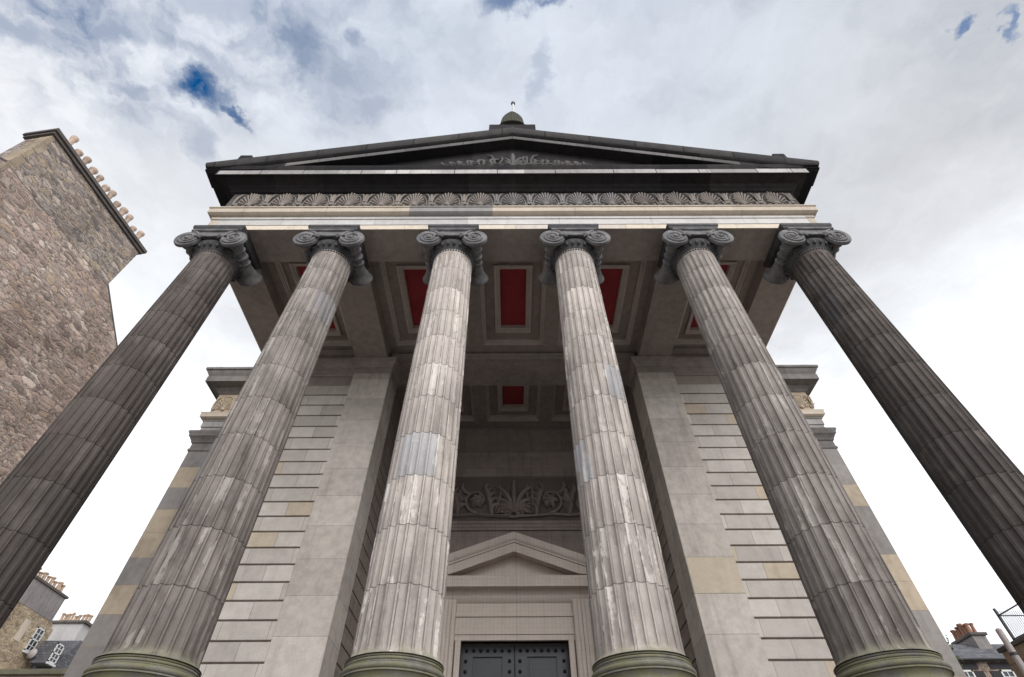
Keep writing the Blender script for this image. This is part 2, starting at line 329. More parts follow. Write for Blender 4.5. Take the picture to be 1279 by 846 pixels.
def cap_stone(name, ca, cb):
    g = G(name); p = g.obj(); n = g.noise(p, 5., 5, .6); n3 = g.noise(p, 40., 3, .6)
    col = g.mix(g.ramp(n, .35, .7), ca, cb); col = g.mix(g.ramp(n3, .4, .7, 0., .5), col, (.05,.05,.055))
    return g.out(col, .75, g.bump(n3, .3, .01))
M['cap'] = cap_stone('blackened_capital_stone', (.105,.102,.106), (.215,.205,.20)); M['capdark'] = cap_stone('soot_crusted_carving', (.045,.043,.045), (.085,.08,.08))

# ------------------------------------------------------------------ ornament helpers
def spiral(mb, cx, cz, y, r0, r1, turns, t0, t1, start=PI/2, hand=1, n=44, sides=6):
    pts = []; rad = []
    for i in range(n+1):
        u = i/n; r = r0*(r1/r0)**u; a = start + hand*2*PI*turns*u
        pts.append((cx+r*math.cos(a), y, cz+r*math.sin(a))); rad.append(t0+(t1-t0)*u)
    mb.tube(pts, rad, sides)
def lobe(mb, x0, z0, ang, ln, w, y, curl=0., depth=.035, n=6):      # one leaf of a palmette
    pts = []; rad = []
    for i in range(n+1):
        u = i/n; a = ang + curl*u*u
        pts.append((x0+math.cos(a)*ln*u, y-depth*math.sin(PI*min(1., u*1.1)), z0+math.sin(a)*ln*u))
        rad.append(w*(.35+.65*math.sin(PI*(.15+.75*u))))
    mb.tube(pts, rad, 5)
def palmette(w=.827, h=.66, y=0., rim=True, fat=1.):
    mb = MB()
    for k in range(9):
        a = PI*(.06+.88*k/8); l = h*(.62+.34*math.sin(a))*(.62 if k in (0,8) else 1)
        l = min(l, (w*.40)/max(.01, abs(math.cos(a))) if abs(math.cos(a)) > .3 else l)
        lobe(mb, .03*math.cos(a), .07, a, l*.92, .052*w*fat, y, curl=(-.25 if k < 4 else .25 if k > 4 else 0))
    mb.blob((0, y-.03, .06), .09, .05, .07)
    arch = [(w*.44*math.cos(PI*i/14), y-.03, .05+(h*.9)*math.sin(PI*i/14)**.8) for i in range(15)]
    if rim: mb.tube(arch, .017, 5)
    for s in (-1, 1):
        spiral(mb, s*w*.36, .075, y-.03, .075, .02, 1.4, .024, .014, start=PI/2, hand=-s, n=16, sides=5)
        lobe(mb, s*w*.5, .10, PI/2+s*.42, h*.80, .042, y, curl=-s*.3)
    lobe(mb, w*.5, .06, PI/2, h*.86, .045, y)
    mb.tube([(-w*.5, y-.02, .015), (w*.5, y-.02, .015)], .026, 5)
    return mb

def shell_unit(w=.827, h=.57, y=0., seed=0):
    rr = random.Random(seed); mb = MB()
    for k in range(11):
        a = PI*(.03+.94*k/10); e = rr.uniform(.93, 1.03); ex, ez = .265*e*math.cos(a), h*.93*e*math.sin(a)
        pts = [(ex*u, y-.025-.05*u*u, .05+ez*u) for u in (.12,.35,.6,.82,.95,1.02)]
        mb.tube(pts, [.007,.012,.019,.025,.022,.010], 6)
    mb.blob((0, y-.03, .04), .075, .05, .06, 8, 5)
    mb.tube([(.318*math.cos(PI*i/14), y-.02, .04+h*1.02*math.sin(PI*i/14)) for i in range(15)], .014, 5)
    for s in (-1, 1):
        c = w*.5*s
        mb.tube([(c-s*.03, y-.03, .04),(c-s*.035, y-.05, h*.35),(c-s*.06, y-.06, h*.68),(c-s*.11, y-.05, h*.93),(c-s*.17, y-.03, h*1.02)], [.03,.026,.024,.022,.012], 6)
        spiral(mb, c-s*.07, .055, y-.03, .055, .015, 1.3, .02, .012, start=PI/2, hand=s, n=14, sides=5)
    mb.tube([(w*.5, y-.02, .03),(w*.5, y-.06, h*.4),(w*.5, y-.07, h*.75),(w*.5, y-.03, h*1.0)], [.02,.03,.036,.014], 6)
    mb.tube([(w*.5-.07, y-.05, h*.30),(w*.5, y-.075, h*.24),(w*.5+.07, y-.05, h*.30)], .018, 5)
    return mb

# ------------------------------------------------------------------ the setting
g0 = MB().quad((-900,-900,-GZ),(900,-900,-GZ),(900,900,-GZ),(-900,900,-GZ)).build('ground', M['flag'], smooth=False); tag(g0, 'grey paved ground spreading out around the hall', kind='structure')
rd = MB().quad((-200,-9,-GZ+.004),(200,-9,-GZ+.004),(200,-1.6,-GZ+.004),(-200,-1.6,-GZ+.004)).build('road', M['asphalt'], smooth=False); tag(rd, 'dark asphalt street in front of the hall', kind='structure')
pv = MB().box(-200,200,-1.5,5.0,-GZ-.05,-GZ+.12).build('pavement', M['flag'], bevel=.02); tag(pv, 'paved footway with kerb below the portico', kind='structure')

# ------------------------------------------------------------------ the hall
hall = thing('stone_hall', 'grey classical stone hall with six fluted columns under a soot-black pediment', 'building', (0, 10.4, -GZ))
# podium
pod = MB(); pod.box(-7.6,7.6,5.75,10.5,-GZ,1.02); pod.sweep([(-7.6,10.5),(-7.6,5.75),(7.6,5.75),(7.6,10.5)], [(0,1.0),(.05,1.04),(.10,1.12),(.12,1.14),(.12,1.27),(0,1.28),(-.4,1.284)])
pod.box(-7.2,7.2,6.0,14.5,1.0,1.28)
pod.build('podium', M['wing'], hall, bevel=.01)
# column: shaft (mesh of the part), base, capital, abacus
def shaft():
    mb = MB(); NF = 24; PF = 10; seg = NF*PF
    zs = [SH0, SH0+.03, SH0+.06, SH0+.08, SH0+.10, SH0+.125, SH0+.15, SH0+.18, SH0+.22]
    for i in range(1, 11):
        z = SH0+DRUM*i; zs += [z-DRUM*.5, z-.012, z-.004, z+.004, z+.012]
    zs += [SH1-DRUM*.5, SH1-.36, SH1-.30, SH1-.26, SH1-.23, SH1-.20, SH1]
    jz = [SH0+DRUM*i for i in range(1, 11)]
    vs = []
    for z in zs:
        u = (z-SH0)/(SH1-SH0); r = .500-.062*max(0., u)**1.55
        fl = min(1., max(0., (z-SH0-.05)/.13))*min(1., max(0., (SH1-.20-z)/.1)); fl = math.sqrt(max(0., 1-(1-fl)**2))
        flare = .05*max(0., 1-(z-SH0)/.07)**2
        dj = min(abs(z-q) for q in jz); jn = -.003 if dj < .006 else 0.
        for k in range(seg):
            a = 2*PI*k/seg; f = (k % PF)/PF
            d = 0. if f < .12 or f > .88 else math.sqrt(max(0., 1-((f-.5)/.40)**2))
            rr = r+flare+jn-.033*d*fl*(r/.5)
            vs.append((rr*math.cos(a), rr*math.sin(a), z))
    n = len(zs)
    fs = [(i*seg+k, i*seg+(k+1)%seg, (i+1)*seg+(k+1)%seg, (i+1)*seg+k) for i in range(n-1) for k in range(seg)]
    mb.add(vs, fs); return mb
def col_base():
    def tor(rc, zc, rt, h, n=8): return [(rc+rt*math.cos(a), zc+h*math.sin(a)) for a in [(-PI/2+PI*i/n) for i in range(n+1)]]
    pr = tor(.60, .075, .085, .075) + [(.615,.155),(.615,.175)] + [(.555-.03*math.sin(PI*i/6)+(.03 if i == 0 else 0), .18+.02*i) for i in range(7)] + [(.575,.305),(.575,.32)] \
        + tor(.535, .355, .045, .035) + [(.545,.392),(.545,.405)] + tor(.525,.425,.02,.018,6) + [(.545,.445),(.55,.455),(.535,.46),(.515,SH0+.012),(.495,SH0+.02)]
    mb = MB(); mb.lathe(pr, seg=64); mb.box(-.7,.7,-.7,.7,-.02,0.0); return mb
NDK = [0]
def capital():
    mb = MB(); zc = 10.015-ZB                                    # volute centre height
    # echinus with eggs
    mb.lathe([(.43,9.66-ZB),(.445,9.68-ZB),(.43,9.70-ZB),(.44,9.74-ZB),(.52,9.84-ZB),(.56,9.95-ZB),(.50,10.06-ZB),(.40,10.1-ZB)], seg=48)
    for k in range(24):
        a = 2*PI*(k+.5)/24; mb.blob((.515*math.cos(a), .515*math.sin(a), 9.87-ZB), .045, .045, .075, 6, 5)
    for k in range(48):
        a = 2*PI*k/48; mb.blob((.447*math.cos(a), .447*math.sin(a), 9.69-ZB), .02, .02, .02, 5, 4)
    NDK[0] = len(mb.f)                                         # the sooty echinus comes first
    for s in (-1, 1):
        X = s*.512
        # bolster: a baluster lying front to back, flared like a trumpet at both ends, with a belt of ribs
        pr = [(.27,-.572),(.285,-.55),(.285,-.50),(.25,-.485),(.16,-.46),(.145,-.42),(.165,-.40),(.165,-.37),(.14,-.355),(.135,-.27),(.155,-.25),(.155,-.22),(.132,-.20),(.13,-.10),(.15,-.08),(.158,-.05),(.15,-.02),(.13,0),(.13,.08),(.15,.10),(.15,.13),(.132,.15),(.14,.24),(.165,.35),(.20,.44),(.24,.51),(.268,.55),(.275,.575),(.26,.585)]
        mb.lathe(pr, (X,0,zc), 28, axis='y')
        for yf in (-.575, .575):
            spiral(mb, X, zc, yf, .268, .06, 2.35, .034, .016, start=PI/2, hand=s, n=64, sides=7)
            mb.blob((X, yf, zc), .055, .05, .055, 10, 6)
    for yf, d in ((-.60,-1), (.60,1)):
        y0, y1 = sorted((yf-d*.02, yf-d*.16))
        mb.box(-.50,.50,y0,y1,zc+.055,zc+.268)                  # channel between the volutes
        mb.tube([(-.512,yf-d*.01,zc+.272),(0,yf-d*.01,zc+.266),(.512,yf-d*.01,zc+.272)], .036, 6)
        mb.tube([(-.36,yf-d*.01,zc+.06),(-.2,yf-d*.01,zc+.04),(0,yf-d*.01,zc+.034),(.2,yf-d*.01,zc+.04),(.36,yf-d*.01,zc+.06)], .022, 6)
        for s in (-1, 1):                                      # leaf in the corner of volute and echinus
            for k in range(4): lobe(mb, s*.30, zc+.02, PI/2+s*(.15+.35*k)+PI*.28*s, .13, .022, yf-d*.0, depth=.02*(-d))
    mb.box(-.44,.44,-.44,.44,zc+.02,zc+.30)
    return mb
def abacus():
    z0 = 10.355-ZB; z1 = 10.57-ZB
    q = [(-.5,-.5),(.5,-.5),(.5,.5),(-.5,.5)]
    mb = MB(); mb.sweep(q, [(-.4,z0),(.0,z0),(.03,z0+.01),(.06,z0+.05),(.075,z0+.10),(.075,z0+.115),(.085,z0+.12),(.085,z1-.012),(-.4,z1-.012)], closed=True)
    return mb
c0 = shaft().build('column', M['column'], hall, origin=(0, 0, 0), local=True)
parts = [col_base().build('base', M['base'], c0, local=True), capital().build('capital', M['cap'], c0, local=True), abacus().build('abacus', M['capdark'], c0, local=True)]
cols = [(-6.79,1.0,'sooty column at the left corner, painted darker for shade'), (-4.145,.68,'brown-stained second column'), (-1.385,.16,None), (1.385,.24,None), (4.145,.62,'brown-stained fifth column'), (6.77,1.04,'sooty column at the right corner, painted darker for shade')]
parts[1].data.materials.append(M['capdark'])
for i in range(NDK[0]): parts[1].data.polygons[i].material_index = 1
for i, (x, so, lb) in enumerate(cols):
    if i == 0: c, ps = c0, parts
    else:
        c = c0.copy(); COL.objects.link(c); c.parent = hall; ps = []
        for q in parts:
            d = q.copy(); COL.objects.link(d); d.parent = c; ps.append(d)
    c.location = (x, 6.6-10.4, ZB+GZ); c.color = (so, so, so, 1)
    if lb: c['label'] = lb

# entablature of the portico
FP = [(-7.2,10.43),(-7.2,6.15),(7.2,6.15),(7.2,10.43)]
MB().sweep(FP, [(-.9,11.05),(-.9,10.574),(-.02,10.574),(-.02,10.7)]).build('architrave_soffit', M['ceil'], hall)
MB().sweep(FP, [(-.019,10.578),(0,10.572),(0,10.755),(-.05,10.76)]).build('lower_fascia', M['cream'], hall, bevel=.004)
MB().sweep(FP, [(-.05,10.76),(.012,10.761),(.012,10.99),(.035,11.0),(.035,11.10),(-.05,11.13)]).build('architrave', M['archi'], hall, bevel=.005)
MB().sweep(FP, [(-.05,11.10),(.06,11.105),(.10,11.13),(.145,11.16),(.145,11.33),(.17,11.345),(.17,11.385),(-.05,11.39)]).build('taenia_moulding', M['sand'], hall, bevel=.004)
MB().sweep(FP, [(-.05,11.38),(0,11.39),(0,12.36),(-.05,12.37)]).build('frieze', M['fground'], hall)
fr = MB()
for k in range(-8, 9): fr.merge(shell_unit(seed=k), k*.827, 6.15, 11.67)
for k in range(-44, 45): fr.blob((k*.16, 6.13, 11.655), .05, .05, .035, 6, 4)
fr.build('frieze_carving', M['frieze'], hall)
MB().sweep(FP, [(-.05,12.35),(.03,12.352),(.06,12.37),(.10,12.42),(.16,12.46),(.17,12.47),(.17,12.51),(.19,12.53),(.40,12.565),(.41,12.55),(.45,12.545),(.45,12.80),(.43,12.81),(.43,12.87),(.46,12.93),(.47,13.03),(-.1,13.045)]).build('cornice', M['dark'], hall, bevel=.004)
for s in (-1, 1):
    MB().box(*sorted((s*7.04, s*7.216)), 6.133, 6.4, 10.765, 10.985).box(*sorted((s*7.02, s*7.239)), 6.110, 6.4, 11.005, 11.095).build('end_stone', M['sand'], hall, bevel=.004)
strip = MB(); random.seed(3); x = -7.6                              # scoured pale face of the corona, stone by stone
while x < 7.6:
    w = min(random.choice((.9,1.1,1.3,1.5)), 7.62-x); strip.box(x+.008, x+w-.008, 5.692, 5.72, 12.56, 12.785-random.random()*.03); x += w
strip.build('corona_face', M['corona'], hall, bevel=.004)
# pediment
SL = .305; AP = 15.50
rk = MB(); prof = [(6.2,14.92),(5.98,14.90),(5.74,14.87),(5.70,14.86),(5.70,15.07),(5.735,15.09),(5.735,15.17),(5.70,15.19),(5.655,15.24),(5.625,15.34),(5.60,15.43),(5.60,AP),(6.3,AP+.02)]
xs = [-8.02+16.04*i/40 for i in range(41)]
vs = []; m = len(prof)
for X in xs:
    for i, (y, z) in enumerate(prof): vs.append((X, y, max(z-SL*abs(X), 12.815+.015*i)))
rk.add(vs, [(i*m+q, (i+1)*m+q, (i+1)*m+q+1, i*m+q+1) for i in range(40) for q in range(m-1)] + [tuple(range(m)), tuple(40*m+q for q in range(m-1,-1,-1))])
ped = MB().prism([(-6.6,12.95),(6.6,12.95),(0,14.99)], 5.995, 6.1).build('pediment', M['dark'], hall, smooth=False)
kf = 40*(m-1)
cyf = {i*(m-1)+q for i in range(40) for q in range(m-1) if q >= 8}
ro = rk.build('raking_cornice', M['dark'], ped); ro.data.materials.append(M['cyma'])
for i in cyf: ro.data.polygons[i].material_index = 1
rs = MB(); random.seed(5)                                           # pale corona face of the raking cornice
for s in (-1, 1):
    x = .0
    while x < 6.0:
        w = min(random.choice((.9,1.2,1.4)), 6.02-x); a, b = x+.006, x+w-.006
        pts = [(s*a, 14.875-SL*a), (s*b, 14.875-SL*b), (s*b, 15.055-SL*b), (s*a, 15.055-SL*a)]
        rs.prism(pts if s > 0 else pts[::-1], 5.693, 5.71); x += w
rs.build('raking_corona_face', M['corona2'], ped, smooth=False)
tb = MB()                                                           # carving in the tympanum: palmette, curling stems
tb.merge(palmette(.80, .78, rim=False, fat=1.5), 0, 5.985, 13.56)
lobe(tb, 0, 13.6, PI/2, .82, .085, 5.98)
for s in (-1, 1):
    tb.tube([(s*.50,5.97,13.68),(s*.52,5.95,13.95),(s*.58,5.94,14.18),(s*.72,5.95,14.33)], [.05,.045,.035,.015], 6)
    for k, (cx, r) in enumerate(((.70,.20),(1.05,.175),(1.36,.14),(1.62,.11),(1.83,.08))):
        spiral(tb, s*cx, 13.56+r*1.1, 5.96, r, .03, 1.6, .038, .018, start=-PI/2, hand=s*(1 if k % 2 else -1), n=26, sides=5)
        lobe(tb, s*(cx-.14), 13.62, PI/2-s*.5, .46-.07*k, .065, 5.975, curl=s*.9)
        lobe(tb, s*(cx+.12), 13.62, PI/2+s*.2, .38-.06*k, .06, 5.975, curl=-s*.7)
    tb.tube([(s*.3,5.965,13.69),(s*1.0,5.965,13.70),(s*2.0,5.965,13.69),(s*2.2,5.97,13.70)], [.05,.045,.03,.015], 5)
tb.build('tympanum_carving', M['dcarve'], ped)
for s in (-1, 1):
    MB().box(s*7.18-.16, s*7.18+.16, 5.62, 5.95, 13.26, 13.58).build('corner_block', M['dark'], ped, bevel=.02)
    MB().box(*sorted((s*7.66, s*8.0)), 5.75, 10.4, 12.82, 13.06).build('gutter', M['dark'], hall, bevel=.02)
ac = MB().box(-.70,.70,5.665,6.2,15.2,15.93).box(-.40,.40,5.675,6.1,15.93,16.0).build('acroterion', M['dark'], ped, bevel=.01)
sh = MB()                                                           # upright shell antefix
sh.lathe([(.37*math.sqrt(max(.002, 1-u*u)), 1.12*u) for u in [i/10 for i in range(11)]], (0,0,15.98), 20)
sh.v = [(x, 5.72+y*.42, z) for x, y, z in sh.v]
for k in range(-4, 5):
    t = k/4.6; sh.tube([(t*.37*math.cos(q), 5.72-.14*math.sqrt(max(.02,1-t*t))*math.cos(q)-.005, 15.98+1.12*math.sin(q)*math.sqrt(max(.05,1-.35*t*t))) for q in [i*PI/2/8 for i in range(9)]], .026, 5)
sh.build('shell_ornament', M['moss'], ac)
fp = MB().lathe([(.045,15.6),(.04,19.55)], (.045,6.25,0), 10).build('flagpole', M['white'], ped)
MB().blob((.045,6.25,19.66), .08,.08,.11,12,8).build('ball', M['iron'], fp)
rf = MB(); rf.prism([(-7.95,13.0),(7.95,13.0),(0,15.46)], 6.12, 18.); rf.box(-10.3,10.0,13.95,30.,12.9,13.03); rf.build('roof', M['slate'], hall, smooth=False)

# ceiling of the portico: beams, ribs and coffers
CZ = 11.0
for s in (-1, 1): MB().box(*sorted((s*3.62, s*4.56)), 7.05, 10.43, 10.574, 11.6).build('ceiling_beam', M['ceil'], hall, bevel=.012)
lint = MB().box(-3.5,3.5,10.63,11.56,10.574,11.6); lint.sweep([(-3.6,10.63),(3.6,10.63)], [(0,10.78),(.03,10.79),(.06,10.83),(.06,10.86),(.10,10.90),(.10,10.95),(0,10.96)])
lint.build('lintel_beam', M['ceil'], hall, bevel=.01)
coffers = []
for a, b in ((-3.43,-1.30),(-.88,.88),(1.30,3.43)): coffers.append((a, b, 7.2, 10.30)); coffers.append((a, b, 11.75, 13.85))
for a, b in ((-6.12,-4.74),(4.74,6.12)): coffers.append((a, b, 7.2, 10.30))
xe = sorted({-7.15,7.15,-4.4,4.4} | {c[0] for c in coffers} | {c[1] for c in coffers}); ye = [6.9,7.2,10.30,11.75,13.85,14.6]
cl = MB()
for i in range(len(xe)-1):
    for j in range(len(ye)-1):
        mx, my = (xe[i]+xe[i+1])/2, (ye[j]+ye[j+1])/2
        if any(c[0] < mx < c[1] and c[2] < my < c[3] for c in coffers): continue
        cl.quad((xe[i],ye[j],CZ),(xe[i],ye[j+1],CZ),(xe[i+1],ye[j+1],CZ),(xe[i+1],ye[j],CZ))
cl.box(-7.18,7.18,6.3,14.55,11.62,11.8)  # unseen slab over the coffers, added to block light from above
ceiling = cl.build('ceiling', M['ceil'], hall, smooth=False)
def coffer(x0, x1, y0, y1):
    w = x1-x0; k = min(1., w/1.76)
    ring = [(x0,y0),(x0,y1),(x1,y1),(x1,y0)]           # run clockwise: the profile steps inward
    mb = MB(); mb.sweep(ring, [(0,CZ),(0,CZ+.22),(.42*k,CZ+.225),(.42*k,CZ+.40)], closed=True)
    c = mb.build('coffer', M['ceil'], ceiling, smooth=False)
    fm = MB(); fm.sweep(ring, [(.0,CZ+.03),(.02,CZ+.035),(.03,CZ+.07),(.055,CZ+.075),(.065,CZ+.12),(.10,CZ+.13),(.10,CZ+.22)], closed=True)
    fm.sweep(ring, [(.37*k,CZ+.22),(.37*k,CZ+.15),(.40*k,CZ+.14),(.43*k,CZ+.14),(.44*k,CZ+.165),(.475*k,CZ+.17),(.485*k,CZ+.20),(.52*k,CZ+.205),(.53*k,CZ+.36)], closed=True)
    fm.build('coffer_frame', M['ceil_lit'], c, smooth=False)
    i = .53*k
    MB().box(x0+i-.01,x1-i+.01,y0+i-.01,y1-i+.01,CZ+.33,CZ+.37).build('red_panel', M['red'], c, smooth=False)
for c in coffers: coffer(*c)

# front wall between portico and hall: antae, rusticated walls, recess
H = .35333; Z0 = 2.889-H*5
def courses(mb, x0, x1, y0, y1, n0=0, n1=25, gap=.018):
    for n in range(n0, n1): mb.box(x0, x1, y0, y1, Z0+H*n+gap, Z0+H*(n+1)-gap)
ANTA = ((-4.50,-3.462),(3.50,4.52))
capp = [(-.02,10.02),(.025,10.03),(.025,10.10),(.006,10.11),(.006,10.22),(.03,10.23),(.03,10.30),(.07,10.36),(.09,10.40),(.09,10.46),(.12,10.50),(.12,10.566),(-.3,10.568)]
for a, b in ANTA:
    an = MB().box(a, b, 10.43, 11.30, 1.28, 10.56).build('anta', M['wall'], hall, bevel=.012)
    if a > 0: MB().box(a+.012, b-.012, 10.426, 10.5, 4.036, 4.746).build('replaced_block', M['sandblock'], an, bevel=.004, label='sandy replacement block')
    MB().sweep([(a,10.43),(b,10.43),(b,11.3),(a,11.3)], capp, closed=True).build('capital', M['ceil'], an)
for s, xi in ((-1, 4.50), (1, 4.52)):
    rw = MB(); a, b = sorted((s*xi, s*6.35)); courses(rw, a, b, 10.455, 10.60, 0, 24); 
    rw.build('rusticated_wall', M['rust'], hall, bevel=.008)
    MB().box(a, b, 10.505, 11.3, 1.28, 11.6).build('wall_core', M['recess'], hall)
    MB().sweep([(a,10.47),(b,10.47)], [(-.03,9.955),(.0,9.96),(.0,10.02)]+[(p,z) for p,z in capp[1:]]+[(-.1,10.57),(-.1,10.78),(.02,10.80),(.06,10.86),(.10,10.90),(.10,10.97),(-.1,10.98)]).build('wall_moulding', M['ceil'], hall)
    a, b = sorted((s*6.35, s*7.2))
    an = MB().box(a, b, 10.43, 13.9, 1.28, 10.56).build('anta', M['wall'], hall, bevel=.012)
    MB().sweep([(a,10.43),(b,10.43),(b,13.8),(a,13.8)], capp, closed=True).build('capital', M['ceil'], an)
    MB().box(*sorted((s*6.3, s*7.19)), 10.44, 13.95, 10.57, 12.9).build('flank_wall', M['wing'], hall)
    # side wall of the recess
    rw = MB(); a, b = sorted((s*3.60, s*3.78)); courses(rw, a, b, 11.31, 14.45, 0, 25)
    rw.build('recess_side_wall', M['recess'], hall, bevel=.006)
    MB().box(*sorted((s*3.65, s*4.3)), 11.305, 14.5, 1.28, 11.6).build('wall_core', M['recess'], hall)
# door wall
YD = 14.4
dw = MB(); courses(dw, -3.62, 3.62, YD, YD+.3, 12, 17, gap=.006); dw.box(-3.62,-1.36,YD+.01,YD+.35,1.28,7.2); dw.box(1.36,3.62,YD+.01,YD+.35,1.28,7.2); dw.box(-1.37,1.37,YD+.01,YD+.35,4.43,7.2)
dw.box(-3.62,3.62,YD+.01,YD+.35,7.2,11.6)
dw.sweep([(-3.62,YD),(3.62,YD)], [(-.05,7.36),(.04,7.37),(.04,7.45),(.06,7.46),(.06,7.54),(.10,7.58),(.10,7.64),(0,7.66)])
dw.sweep([(-3.62,YD),(3.62,YD)], [(-.05,9.18),(.03,9.2),(.03,9.34),(.06,9.38),(.06,9.9),(.11,9.95),(.14,10.02),(.14,10.08),(.0,10.1),(.0,10.55),(.06,10.62),(.12,10.70),(.16,10.74),(.16,10.82),(.22,10.9),(.22,10.985),(-.05,10.99)])
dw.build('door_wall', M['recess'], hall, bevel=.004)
MB().box(-3.6,3.6,YD-.006,YD+.02,7.665,9.17).build('frieze_panel', M['rground'], hall)
fz = MB(); zb = 7.70                                                # scrolling leaf frieze over the door
fz.merge(palmette(1.15, 1.18, rim=False, fat=1.5), 0, YD, zb+.22)
fz.tube([(-.14,YD-.03,zb+.1),(0,YD-.03,zb+.06),(.14,YD-.03,zb+.1)], .045, 5)
for s in (-1, 1):
    spiral(fz, s*.20, zb+.20, YD-.03, .17, .03, 1.7, .05, .022, start=0 if s > 0 else PI, hand=s, n=28, sides=5)
    for k in range(3):
        cx = s*(1.12+1.02*k); up = k % 2 == 0
        spiral(fz, cx, zb+(.62 if up else .52), YD-.035, .44, .07, 1.75, .055, .025, start=(-PI/2 if up else PI/2), hand=s if up else -s, n=36, sides=6)
        for q in range(6): a = 2*PI*q/6; lobe(fz, cx, zb+(.62 if up else .52), a, .24, .085, YD-.01)
        for q in range(5): lobe(fz, cx-s*.45, zb+.15+.16*q, PI/2-s*(.2+.25*q), .46, .085, YD, curl=s*.9)
        for q in range(4): lobe(fz, cx+s*.45, zb+1.25-.2*q, -PI/2+s*(.3+.3*q), .42, .08, YD, curl=-s*.8)
    fz.tube([(s*.1,YD-.03,zb+.1),(s*.7,YD-.03,zb+.12),(s*1.2,YD-.03,zb+.17),(s*1.7,YD-.03,zb+.12),(s*2.3,YD-.03,zb+.2),(s*3.4,YD-.03,zb+.12)], .045, 5)
fz.v = [(x, YD+(y-YD)*1.8, z) for x,y,z in fz.v]
fz.build('frieze_carving', M['rcarve'], hall)
# door surround with pediment
ds = MB()
for s in (-1, 1):
    ds.box(*sorted((s*1.36, s*1.50)), YD-.07, YD+.2, 1.28, 4.43)
    for k in range(4): ds.box(*sorted((s*(1.55+.10*k), s*(1.55+.10*k+.075))), YD-.20, YD+.05, 1.28, 5.36)
    ds.box(*sorted((s*1.53, s*1.97)), YD-.17, YD+.05, 1.28, 5.38)
ds.sweep([(-1.5,YD+.2),(-1.5,YD-.02)], [(0,4.44),(.0,4.6)])
ds.box(-1.53,1.53,YD-.07,YD+.2,4.43,4.56); ds.box(-1.53,1.53,YD-.10,YD+.2,4.56,4.66)
ds.box(-1.53,1.53,YD-.06,YD+.2,4.66,4.98); ds.box(-1.53,1.53,YD-.10,YD+.2,4.98,5.06); ds.box(-1.53,1.53,YD-.05,YD+.2,5.06,5.35)
ds.sweep([(-2.05,YD),(2.05,YD)], [(0,5.30),(.06,5.32),(.14,5.42),(.16,5.46),(.16,5.52),(.22,5.60),(.43,5.615),(.45,5.60),(.45,5.80),(.43,5.81),(.43,5.90),(.0,5.92)])
sur = ds.build('door_surround', M['porch'], hall, bevel=.006)
dp = MB(); prof = [(YD,6.62),(YD-.25,6.60),(YD-.42,6.56),(YD-.45,6.545),(YD-.45,6.76),(YD-.385,6.775),(YD-.385,6.82),(YD-.43,6.83),(YD-.43,6.87),(YD-.47,6.89),(YD-.50,6.95),(YD-.51,7.09),(YD,7.11)]
vs = []; m = len(prof); xs = [-2.2+4.4*i/20 for i in range(21)]
for X in xs: vs += [(X, y, max(z-.355*abs(X), 5.905+.006*i)) for i, (y, z) in enumerate(prof)]
dp.add(vs, [(i*m+q, (i+1)*m+q, (i+1)*m+q+1, i*m+q+1) for i in range(20) for q in range(m-1)] + [tuple(range(m)), tuple(20*m+q for q in range(m-1,-1,-1))])
dp.prism([(-1.9,5.9),(1.9,5.9),(0,6.64)], YD-.03, YD)
dp.build('door_pediment', M['porch'], sur)
dr = MB().box(-1.37,1.37,YD+.42,YD+.5,1.28,4.9).build('door', M['stud'], hall)
for s in (-1, 1):
    lf = MB(); y = YD+.30; a, b = sorted((s*.012, s*1.36)); z1 = 4.43
    fr_ = .30
    lf.box(a, b, y+.05, y+.10, 1.28, z1)
    for (p, q, u, v) in ((a, a+fr_, 1.28, z1), (b-fr_, b, 1.28, z1), (a+fr_, b-fr_, z1-.26, z1), (a+fr_, b-fr_, 2.6, 2.9), (a+fr_, b-fr_, 1.28, 1.6)):
        lf.box(p, q, y, y+.06, u, v)
    for (u, v) in ((2.9, z1-.26), (1.6, 2.6)):
        lf.box(a+fr_+.06, b-fr_-.06, y+.025, y+.06, u+.06, v-.06); lf.box(a+fr_+.13, b-fr_-.13, y+.01, y+.06, u+.13, v-.13)
    nf = len(lf.f); zz = z1-.13
    for k in range(7): lf.blob((a+.13+(b-a-.26)*k/6, y, zz), .045,.04,.045,8,6)
    z = zz-.23
    while z > 1.5:
        for xx in (a+.12, b-.12): lf.blob((xx, y, z), .045,.04,.045,8,6)
        z -= .23
    leaf = lf.build('door_leaf', M['door'], dr); leaf.data.materials.append(M['stud'])
    for i in range(nf, len(lf.f)): leaf.data.polygons[i].material_index = 1
